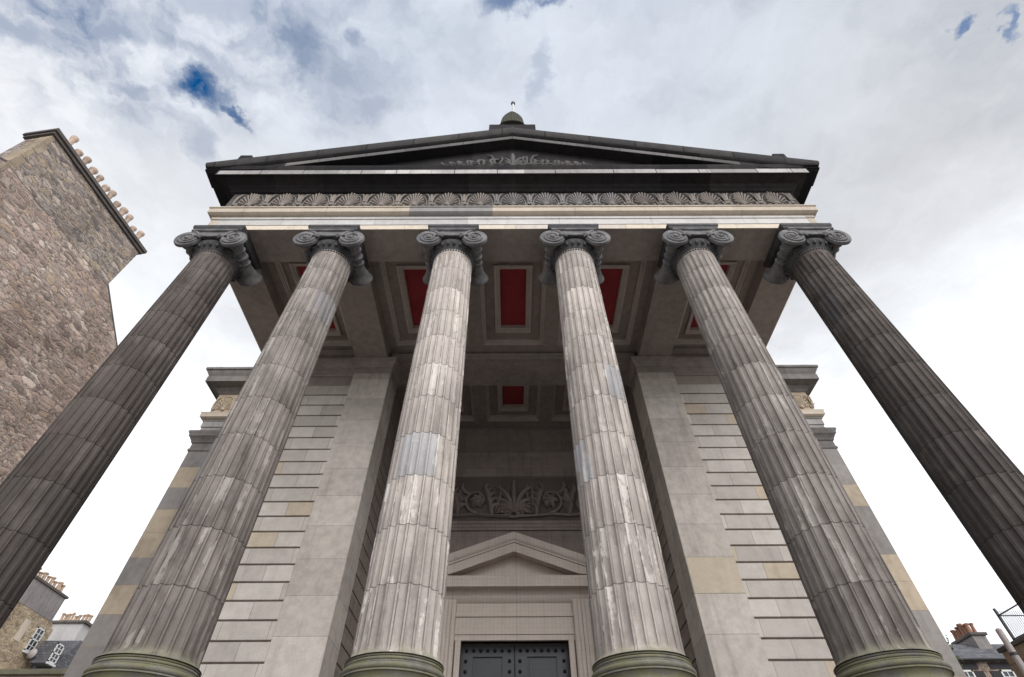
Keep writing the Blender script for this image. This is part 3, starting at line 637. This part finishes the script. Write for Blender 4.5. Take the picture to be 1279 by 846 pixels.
# main block wings behind the portico
for s, X in ((-1, 10.55), (1, 10.53)):
    w = MB(); a, b = sorted((s*7.2, s*(X-1.05))); w.box(a, b, 13.93, 14.5, -GZ, 10.57); w.box(*sorted((s*(X-.5), s*(X-.06))), 14.2, 30., -GZ, 10.57)
    w.build('wing_wall', M['wing'], hall)
    a, b = sorted((s*(X-1.05), s*X)); pr = MB().box(a, b, 13.86, 14.9, -GZ, 10.56).build('corner_pier', M['wing'], hall, bevel=.012)
    MB().sweep([(a,13.86),(b,13.86),(b,14.9),(a,14.9)], [(-.02,9.86),(.03,9.87),(.03,9.95),(.006,9.97),(.006,10.16),(.04,10.18),(.06,10.24),(.12,10.34),(.16,10.38),(.16,10.44),(.20,10.50),(.20,10.566),(-.3,10.568)], closed=True).build('capital', M['wcornice'], pr)
    path = [(-X,30.),(-X,13.86),(-7.25,13.86)] if s < 0 else [(7.25,13.86),(X,13.86),(X,30.)]
    MB().sweep(path, [(-.8,10.8),(-.8,10.574),(0,10.574),(0,10.82),(.03,10.83),(.03,11.06),(.06,11.07),(.06,11.10),(-.05,11.11)]).build('architrave', M['warchi'], hall, bevel=.005)
    MB().sweep(path, [(-.05,11.10),(.10,11.12),(.16,11.18),(.16,11.30),(.18,11.36),(-.05,11.39)]).build('taenia_moulding', M['sand'], hall)
    MB().sweep(path, [(-.05,11.38),(0,11.39),(0,12.36),(-.05,12.37)]).build('frieze', M['wfrieze'], hall)
    fr = MB()
    for k in range(4): fr.merge(shell_unit(seed=k+30), s*(X-.41-.827*k), 13.86, 11.55)
    fr.build('frieze_carving', M['wfrieze'], hall)
    MB().sweep(path, [(-.05,12.30),(.03,12.30),(.10,12.40),(.17,12.46),(.17,12.51),(.42,12.565),(.45,12.545),(.45,12.78),(.43,12.79),(.46,12.86),(.52,12.95),(.53,13.0),(.58,13.03),(.58,13.12),(-.6,13.13)]).build('cornice', M['wcornice'], hall, bevel=.004)
    fl = thing('floodlight', 'small glass floodlight on the %s wing cornice of the hall' % ('left' if s < 0 else 'right'), 'floodlight', (s*(X+.30), 13.62, 13.125), 'floodlights on the wing cornices')
    x = s*(X+.30)
    MB().box(x-.16,x+.16,13.5,13.75,13.16,13.36).build('housing', M['white'], fl, bevel=.03)
    MB().box(x-.13,x+.13,13.488,13.51,13.19,13.33).build('lens', M['glass'], fl)
    MB().box(x-.05,x+.05,13.58,13.68,13.12,13.17).build('bracket', M['iron'], fl)
# bird netting hung across the recess
nt = MB(); yn = 11.62
for i in range(88): x = -3.55+7.1*i/87; nt.tube([(x,yn,1.3),(x,yn,10.57)], .0008, 3, (1,0,0))
for i in range(112): z = 1.34+9.2*i/111; nt.tube([(-3.58,yn+.004,z),(3.58,yn+.004,z)], .0004, 3, (0,0,1))
tag(nt.build('bird_netting', M['net'], smooth=False), 'fine dark bird netting hung across the doorway recess', 'netting')

# ------------------------------------------------------------------ neighbours
def pot_mesh(r=.15, h=.75):
    return MB().lathe([(r*1.05,0),(r*1.02,.06),(r*.92,.1),(r*.82,h*.6),(r*.80,h*.8),(r*.98,h*.84),(r*1.08,h*.9),(r*1.08,h),(r*.85,h),(r*.8,h*.8)], seg=16)
def pot_row(parent, spots, mat, r=.15, h=.75):
    first = None; random.seed(len(spots)*3)
    for (x, y, z) in spots:
        loc = Vector((x, y, z+GZ)) - WL[parent.name]
        if first is None: o = first = pot_mesh(r, h).build('chimney_pot', mat, parent, origin=loc, local=True)
        else: o = first.copy(); COL.objects.link(o); o.parent = parent; o.location = loc
        k_ = random.uniform(.86, 1.1); o.scale = (k_, k_, random.uniform(.80, 1.15)); o.rotation_euler = (random.uniform(-.05,.05), random.uniform(-.05,.05), random.uniform(0, 6))
def place(v, ox, oy, a):                                            # local (u along gable, w outward) -> eye x,y
    return (ox + v[0]*math.sin(a) + v[1]*math.cos(a), oy + v[0]*math.cos(a) - v[1]*math.sin(a))
def gable_house(ox, oy, a, u0, u1, ue0, ue1, zc0, ze, depth):
    """gable wall in the plane w=0 (w>0 faces out), chimney foot u0..u1 at zc0, eaves at ze"""
    g = MB(); poly = [(ue0,-GZ),(ue1,-GZ),(ue1,ze),(u1,zc0),(u0,zc0),(ue0,ze)]; n = len(poly)
    P = lambda u, w, z: (*place((u, w), ox, oy, a), z)
    g.add([P(u,0,z) for u,z in poly]+[P(u,-depth,z) for u,z in poly], [tuple(range(n)), tuple(range(2*n-1,n-1,-1))]+[(i,i+n,(i+1)%n+n,(i+1)%n) for i in range(n)])
    return g
# tall rubble tenement on the left
a = math.atan2(.68, 5.26); ox, oy = -17.44-.067, 7.38
ten = thing('rubble_tenement', 'tall pinkish rubble tenement gable with a long row of chimney pots on top', 'building', (ox, oy+2.6, -GZ))
L = 5.30
def bxl(mb, u0, u1, w0, w1, z0, z1, ox, oy, a):
    q = [place(p, ox, oy, a) for p in ((u0,w0),(u1,w0),(u1,w1),(u0,w1))]
    mb.add([(x,y,z0) for x,y in q]+[(x,y,z1) for x,y in q], [(0,1,2,3),(7,6,5,4),(4,5,1,0),(5,6,2,1),(6,7,3,2),(7,4,0,3)])
gable_house(ox, oy, a, 0, L, -2.45, L+2.45, 17.30, 15.33, 9.).build('gable_wall', M['rubble'], ten, smooth=False)
# stack stands a finger's width proud of the gable
sk = MB(); bxl(sk, .0, L, .012, -1.1, 17.25, 19.72, ox, oy, a)
stack = sk.build('chimney_stack', M['rubble4'], ten, smooth=False)
q = MB()
for k in range(14): z = 11.6+.58*k; bxl(q, -.012, (.16 if k % 2 else .27), .02, -.5, z, z+.565, ox, oy, a) if z > 13.6 else None
q.build('quoins', M['quoin'], stack, bevel=.01)
cp = MB(); bxl(cp, -.10, L+.10, .10, -1.2, 19.72, 19.86, ox, oy, a); bxl(cp, -.16, L+.16, .17, -1.27, 19.86, 20.03, ox, oy, a)
cp.build('coping', M['coping'], stack, bevel=.015)
sp = []
for k in range(12): x, y = place((.62+.395*k, -.36), ox, oy, a); sp.append((x, y, 20.02))
pot_row(stack, sp, M['buffpot'], .135, .9)
for s, ua, ub in ((1, L, L+2.5), (-1, 0, -2.5)):
    skw = MB(); za, zb_ = 17.30, 17.30-2.5*.805
    p = [place((ua, w), ox, oy, a) for w in (.012,-.35)]; r_ = [place((ub, w), ox, oy, a) for w in (.012,-.35)]
    skw.add([(p[0][0],p[0][1],za),(p[1][0],p[1][1],za),(r_[1][0],r_[1][1],zb_),(r_[0][0],r_[0][1],zb_)]+[(p[0][0],p[0][1],za+.08),(p[1][0],p[1][1],za+.08),(r_[1][0],r_[1][1],zb_+.08),(r_[0][0],r_[0][1],zb_+.08)],
            [(0,1,2,3),(7,6,5,4),(0,4,5,1),(1,5,6,2),(2,6,7,3),(3,7,4,0)])
    skw.build('skew_stone', M['coping'], ten, smooth=False)

def window(parent, x0, x1, z0, z1, y, axis='y', sign=-1, rows=2, colsn=2, mat='white'):
    """sash window: frame with glazing bars, glass as its sub-part; face at coordinate y on the given axis"""
    f = MB(); gl = MB(); t = .09
    def bx(mb, a, b, c, d, e0, e1):
        lo, hi = sorted((y+sign*e0, y+sign*e1))
        mb.box(a, b, lo, hi, c, d) if axis == 'y' else mb.box(lo, hi, a, b, c, d)
    bx(f, x0-.05, x1+.05, z0-.12, z0, 0, .12)
    for (p, q, r_, s_) in ((x0,x0+t,z0,z1),(x1-t,x1,z0,z1),(x0,x1,z1-t,z1),(x0,x1,z0,z0+t),(x0,x1,(z0+z1)/2-.04,(z0+z1)/2+.04)): bx(f, p, q, r_, s_, 0, .06)
    for k in range(1, colsn): c = x0+(x1-x0)*k/colsn; bx(f, c-.025, c+.025, z0, z1, 0, .05)
    for k in range(1, rows*2): c = z0+(z1-z0)*k/(rows*2); bx(f, x0, x1, c-.02, c+.02, 0, .045)
    o = f.build('window', M[mat], parent, smooth=False); bx(gl, x0+t*.5, x1-t*.5, z0+t*.5, z1-t*.5, .002, .02)
    gl.build('pane', M['glass'], o, smooth=False); return o
# sandstone tenement far left
tA = thing('sandstone_house', 'distant sandy rubble house with rendered chimney stack and small sash window', 'building', (-34., 38., -GZ))
XA = -32.8
gA = MB(); gA.prismx([(30.,-GZ),(39.9,-GZ),(39.9,13.1),(39.3,13.55),(35.6,13.55),(30.,9.5)], XA-7., XA); gA.build('gable_wall', M['rubble2'], tA, smooth=False)
sA = MB().box(XA-.9, XA+.02, 35.75, 39.3, 13.5, 15.05).build('chimney_stack', M['render'], tA, smooth=False)
MB().box(XA-1., XA+.12, 35.65, 39.42, 15.05, 15.2).build('coping', M['coping'], sA)
pot_row(sA, [(XA-.4, 36.0+.42*k, 15.2) for k in range(8)], M['orangepot'], .15, .62)
window(tA, 38.45, 39.25, 11.45, 12.9, XA, 'x', 1)
MB().box(XA, XA+.03, 37.1, 37.65, 11.7, 12.95).build('blocked_window', M['sand'], tA)
MB().box(XA-.02, XA+.12, 30., 40.6, 9.72, 9.92).build('string_course', M['boundary'], tA)
eA = MB().box(-38., -31.7, 40.0, 43.4, -GZ, 10.6); eA.build('side_wing', M['harl'], tA, smooth=False)
MB().prismx([(39.9,10.6),(43.5,10.6),(43.5,13.3),(41.3,12.9)], -38., -31.45).build('roof', M['slate'], tA, smooth=False)
dm = MB().box(-32.4,-31.33,39.06,39.94,10.85,12.2).build('dormer', M['slate'], tA, bevel=.02)
window(dm, 39.12, 39.88, 10.95, 12.1, -31.3, 'x', 1)
sd = thing('satellite_dish', 'round grey satellite dish on the far sandy house beside the sash window', 'satellite dish', (XA+.3, 38.35, 11.5))
MB().lathe([(.02,0),(.15,.02),(.24,.06),(.29,.12),(.30,.12),(.24,.05),(.15,.0),(.02,-.03)], (XA+.42,38.7,11.35), 20, axis='y').build('reflector', M['pole'], sd)
MB().tube([(XA,38.75,11.2),(XA+.3,38.75,11.25),(XA+.42,38.72,11.35)], .025, 6, (0,1,0)).build('bracket', M['iron'], sd)
# harled house with broad gable
tB = thing('harled_house', 'distant pale grey harled house with dark coping and two clusters of chimney pots', 'building', (-35.4, 44.5, -GZ))
MB().box(-38.2,-33.75,43.6,45.2,-GZ,14.85).build('wall', M['harl'], tB, smooth=False)
MB().box(-38.3,-33.55,43.45,45.35,14.85,15.02).build('coping', M['coping'], tB)
pot_row(tB, [(-36.1+.27*k, 44.1, 15.0) for k in range(4)] + [(-35.1+.3*k, 44.2, 15.0) for k in range(5)], M['orangepot'], .12, .72)
MB().prism([(-33.7,8.),(-31.8,9.9),(-33.3,11.9),(-33.7,11.9)], 43.65, 47.).build('roof', M['slate'], tB, smooth=False)
# low garden wall between hall and the left houses
gw = MB().box(-30.,-10.55,14.1,14.5,-GZ,3.66); gwo = gw.build('garden_wall', M['boundary'], smooth=False); tag(gwo, 'mossy stone garden wall running left from the hall', 'wall')
MB().box(-30.,-10.55,14.02,14.58,3.66,3.78).build('coping', M['base'], gwo, bevel=.02)
# slate-roofed house on the right
tC = thing('slate_roofed_house', 'dark stone house with slate roof, black window surrounds and terracotta chimney pots', 'building', (30., 36.6, -GZ))
MB().box(24.,37.,34.45,39.,-GZ,9.5).build('wall', M['rubble3'], tC, smooth=False)
MB().prismx([(34.2,9.40),(34.2,9.5),(36.6,10.95),(39.1,9.5),(39.1,9.40)], 23.9, 37.1).build('roof', M['slate'], tC, smooth=False)
MB().tube([(23.9,34.15,9.42),(37.1,34.15,9.42)], .07, 8, (0,0,1)).build('gutter', M['stud'], tC)
sC = MB().box(29.05,29.9,35.75,37.6,9.8,11.2).build('chimney_stack', M['render'], tC, smooth=False)
MB().box(28.93,30.02,35.63,37.72,11.2,11.36).build('coping', M['coping'], sC, bevel=.02)
pot_row(sC, [(29.3+.0*k, 35.98+.29*k, 11.36) for k in range(6)] + [(29.68, 36.1+.4*k, 11.36) for k in range(4)], M['redpot'], .14, .66)
for x in (26.0, 28.35, 31.6):
    w_ = window(tC, x, x+.75, 7.5, 8.95, 34.45, 'y', -1, 2, 2)
    dk = MB().box(x-.45, x+1.2, 34.40, 34.46, 9.0, 9.32)
    for k in range(4): dk.box(x-(.42 if k % 2 else .6), x-.03, 34.40, 34.46, 8.55-.4*k, 8.9-.4*k); dk.box(x+.78, x+(1.17 if k % 2 else 1.35), 34.40, 34.46, 8.55-.4*k, 8.9-.4*k)
    dk.build('window_surround', M['blackpaint'], w_, smooth=False)
# boundary wall on the right with mesh fence on top
bw_ = MB().box(13.0,24.,14.95,15.4,-GZ,4.40); bw_.box(13.0,13.4,6.,14.95,-GZ,4.40); bwo = bw_.build('boundary_wall', M['boundary'], smooth=False); tag(bwo, 'brown stone boundary wall right of the hall carrying the mesh fence', 'wall')
MB().box(12.94,24.,14.88,15.46,4.40,4.5).box(12.94,13.46,6.,14.88,4.40,4.5).build('coping', M['coping'], bwo, bevel=.015)
fn = thing('mesh_fence', 'see-through wire mesh fence panels standing on the brown boundary wall', 'fence', (13.2, 15.1, 4.5))
for (x, y) in ((13.2,15.0),(15.4,15.0),(17.6,15.0),(13.2,12.4),(13.2,9.8)):
    MB().box(x-.025,x+.025,y-.025,y+.025,4.4,5.36).build('post', M['iron'], fn)
rl = MB().tube([(13.2,15.,5.18),(17.6,15.,5.18)], .016, 6, (0,0,1)).tube([(13.2,15.,5.18),(13.2,9.8,5.18)], .016, 6, (0,0,1)).tube([(13.2,15.,4.6),(17.6,15.,4.6)], .014, 6, (0,0,1)).tube([(13.2,15.,4.6),(13.2,9.8,4.6)], .014, 6, (0,0,1))
rl.build('rail', M['iron'], fn)
wm = MB()
for i in range(1, 74): x = 13.2+.06*i; wm.tube([(x,15.,4.5),(x,15.,5.3)], .006, 4, (1,0,0))
for i in range(1, 87): y = 15.-.06*i; wm.tube([(13.2,y,4.5),(13.2,y,5.3)], .006, 4, (0,1,0))
wm.build('wire_mesh', M['wire'], fn)
# grey post by the right-hand wall
pl = thing('signal_pole', 'tall plain grey metal pole in front of the brown boundary wall', 'pole', (10.45, 12.12, -GZ))
MB().lathe([(.085,-GZ),(.08,1.2),(.065,1.25),(.062,3.90),(.03,3.93)], (10.45,12.12,0), 16).build('shaft', M['pole'], pl)
MB().lathe([(.085,3.42),(.085,3.46)], (10.45,12.12,0), 16).build('collar', M['iron'], pl)
# small tree peeping past the right wing
tr = thing('small_tree', 'small sparse green tree peeping past the right corner of the hall', 'tree', (24.2, 31.8, -GZ))
tk = MB().tube([(23.9,31.8,-GZ),(23.9,31.85,4.),(23.82,31.8,9.4)], [.16,.12,.05], 8, (0,1,0))
cr = MB(); random.seed(11)
for k in range(22):
    a_ = random.uniform(0, 2*PI); e = random.uniform(.2, 1.1); z = random.uniform(8.3, 9.5); l = random.uniform(.2, .5)
    d = Vector((math.cos(a_)*math.cos(e), math.sin(a_)*math.cos(e), math.sin(e))); p0 = Vector((23.82,31.8,z)); p1 = p0+d*l
    tk.tube([p0, p0+d*l*.5+Vector((0,0,.08)), p1], [.03,.02,.008], 5, (0,1,.3))
    for q in range(16):
        c = p0+d*l*random.uniform(.35,1.08)+Vector([random.gauss(0,.14) for _ in range(3)])
        n_ = Vector([random.gauss(0,1) for _ in range(3)]).normalized(); t_ = n_.orthogonal().normalized()*.085; b_ = n_.cross(t_).normalized()*.05
        cr.quad(c-t_, c+b_, c+t_, c-b_)
tk.build('trunk', M['bark'], tr); cr.build('crown', M['leaf'], tr, smooth=False)

# ------------------------------------------------------------------ sky, sun, camera
SUN_EL, SUN_AZ = R(34), R(155)                                      # azimuth clockwise from +y: sun behind the street side
wd = bpy.data.worlds.new('World'); S.world = wd; wd.use_nodes = True
class W(G):
    def __init__(s, nt): s.nt = nt
w = W(wd.node_tree); nt_ = wd.node_tree
sky = w.n('ShaderNodeTexSky', sky_type='NISHITA', sun_disc=False, sun_elevation=SUN_EL, sun_rotation=SUN_AZ, air_density=1.0, dust_density=.6, ozone_density=2.)
dr_ = w.n('ShaderNodeTexCoord').outputs['Generated']; dx, dy, dz = w.sep(dr_)
zz = w.math('MAXIMUM', dz, .06); P = w.comb(w.math('DIVIDE', dx, zz), w.math('DIVIDE', dy, zz), 0.)     # cloud-sheet coordinates

wn = w.n('ShaderNodeTexNoise'); w.put(wn.inputs['Vector'], P)
for k_, v_ in (('Scale', 9.), ('Detail', 8.), ('Roughness', .62)): wn.inputs[k_].default_value = v_
Q = w.vmath('ADD', P, w.vmath('MULTIPLY', w.vmath('SUBTRACT', wn.outputs['Color'], (.5,.5,.5)), (.16,.16,0.)))   # torn cloud edges
big = w.noise(w.vmath('ADD', Q, (3.1,1.7,0.)), 2.6, 5, .55); fine = w.noise(w.vmath('ADD', Q, (9.,4.,2.)), 6.5, 7, .58)
qx, qy, _ = w.sep(Q)
def hole(cx, cy, rx, ry, ang=0., amt=1.):
    c, s_ = math.cos(ang), math.sin(ang)
    ex = w.math('SUBTRACT', qx, cx); ey = w.math('SUBTRACT', qy, cy)
    u = w.math('DIVIDE', w.math('ADD', w.math('MULTIPLY', ex, c), w.math('MULTIPLY', ey, s_)), rx)
    v = w.math('DIVIDE', w.math('SUBTRACT', w.math('MULTIPLY', ey, c), w.math('MULTIPLY', ex, s_)), ry)
    d = w.math('SQRT', w.math('ADD', w.math('MULTIPLY', u, u), w.math('MULTIPLY', v, v)))
    return w.math('MULTIPLY', w.ramp(w.math('ADD', d, w.math('MULTIPLY', w.math('SUBTRACT', fine, .5), 1.7)), 1.55, .25), amt)
open_ = None
for h in [(-.575,.300,.058,.036,.35,1.), (-.515,.345,.040,.013,.75,.85), (-.61,.40,.03,.045,.2,.35), (.0,.160,.05,.022,0,.75), (.055,.160,.025,.014,0,.7), (.052,.27,.018,.06,0,.28), (-.25,.215,.022,.03,0,.5), (-.285,.26,.03,.018,0,.4),
          (-.69,.19,.10,.028,.1,.55), (-.70,.29,.05,.022,.3,.5), (-.83,.19,.12,.04,.2,.5), (-.47,.16,.14,.03,.1,.35), (-.26,.34,.04,.03,.2,.35), (.757,.197,.014,.010,.9,.7), (.85,.197,.035,.010,.2,.65), (-.36,.21,.06,.022,.1,.35)]:
    x = hole(*h); open_ = x if open_ is None else w.math('MAXIMUM', open_, x)
# thin veils towards the upper left, closed sheet elsewhere
left = w.ramp(qx, .02, -.62)
veil = w.ramp(w.math('ADD', w.math('MULTIPLY', big, .9), w.math('MULTIPLY', fine, .75)), .98, .58)
thin = w.math('MULTIPLY', veil, w.math('MULTIPLY', w.math('ADD', w.math('MULTIPLY', left, .85), .12), w.math('MULTIPLY', w.ramp(dz, .56, .78), w.ramp(qy, .44, .24))))
clear = w.math('MAXIMUM', open_, thin)
# cloud brightness: dense grey bases overhead and to the upper right, bright lower down
up = w.ramp(dz, .70, 1.0); right = w.ramp(w.sep(P)[0], .0, .95)
sh_ = w.math('ADD', w.math('MULTIPLY', up, .06), w.math('MULTIPLY', w.math('MULTIPLY', right, w.ramp(dz, .50, .78)), .17))
bright = w.math('SUBTRACT', w.math('ADD', .72, w.math('MULTIPLY', w.ramp(dz, .74, .42), .40)), sh_)
bright = w.math('MULTIPLY', bright, w.math('ADD', .62, w.math('ADD', w.math('MULTIPLY', big, .34), w.math('MULTIPLY', fine, .42))))
SV = (math.sin(SUN_AZ)*math.cos(SUN_EL), math.cos(SUN_AZ)*math.cos(SUN_EL), math.sin(SUN_EL))
dt = w.n('ShaderNodeVectorMath', operation='DOT_PRODUCT'); w.put(dt.inputs[0], dr_); dt.inputs[1].default_value = SV
bright = w.math('ADD', bright, w.math('MULTIPLY', w.ramp(dt.outputs['Value'], .58, 1.0), 1.35))      # the sheet glows round the hidden sun
cc = w.n('ShaderNodeMix', data_type='RGBA'); w.put(cc.inputs[0], up); cc.inputs[6].default_value = (.975,1.,1.045,1); cc.inputs[7].default_value = (.90,.97,1.085,1)
cloud = w.vmath('SCALE', cc.outputs[2]); cloud.node.inputs[3].default_value = 1.; nt_.links.new(bright, cloud.node.inputs[3])
blue = w.n('ShaderNodeBackground'); hs = w.n('ShaderNodeHueSaturation'); hs.inputs['Saturation'].default_value = 1.55; nt_.links.new(sky.outputs[0], hs.inputs['Color']); nt_.links.new(hs.outputs[0], blue.inputs[0]); blue.inputs[1].default_value = .115
wht = w.n('ShaderNodeBackground'); nt_.links.new(cloud, wht.inputs[0]); wht.inputs[1].default_value = 1.
mx = w.n('ShaderNodeMixShader'); nt_.links.new(clear, mx.inputs[0]); nt_.links.new(wht.outputs[0], mx.inputs[1]); nt_.links.new(blue.outputs[0], mx.inputs[2])
nt_.links.new(mx.outputs[0], nt_.nodes['World Output'].inputs[0])

sl = bpy.data.lights.new('sun', 'SUN'); sl.energy = 1.5; sl.angle = R(35); sl.color = (1., .965, .92)
so = bpy.data.objects.new('sun', sl); COL.objects.link(so)
dv = Vector((math.sin(SUN_AZ)*math.cos(SUN_EL), math.cos(SUN_AZ)*math.cos(SUN_EL), math.sin(SUN_EL)))
so.rotation_euler = (-dv).to_track_quat('-Z', 'Y').to_euler(); so.location = (0, 0, 60)

cd = bpy.data.cameras.new('camera'); cam = bpy.data.objects.new('camera', cd); COL.objects.link(cam); S.camera = cam
cd.sensor_fit = 'HORIZONTAL'; cd.sensor_width = 36.; cd.lens = 639.07*36./1279.; cd.clip_start = .05; cd.clip_end = 3000.
pitch, yaw, roll = .8327, .0033, -.0063
F = Vector((math.sin(yaw)*math.cos(pitch), math.cos(yaw)*math.cos(pitch), math.sin(pitch)))
Rt = Vector((math.cos(yaw), -math.sin(yaw), 0)); U = Rt.cross(F)
R2 = Rt*math.cos(roll)+U*math.sin(roll); U2 = -Rt*math.sin(roll)+U*math.cos(roll)
from mathutils import Matrix
mt = Matrix((R2, U2, -F)).transposed().to_4x4(); mt.translation = Vector((-.067, 0, GZ)); cam.matrix_world = mt

S.view_settings.view_transform = 'Standard'; S.view_settings.look = 'None'; S.view_settings.exposure = .27; S.view_settings.gamma = 1.
S.view_settings.use_curve_mapping = False
S.cycles.max_bounces = 8; S.cycles.diffuse_bounces = 5
try: S.cycles.use_denoising = True
except Exception: pass
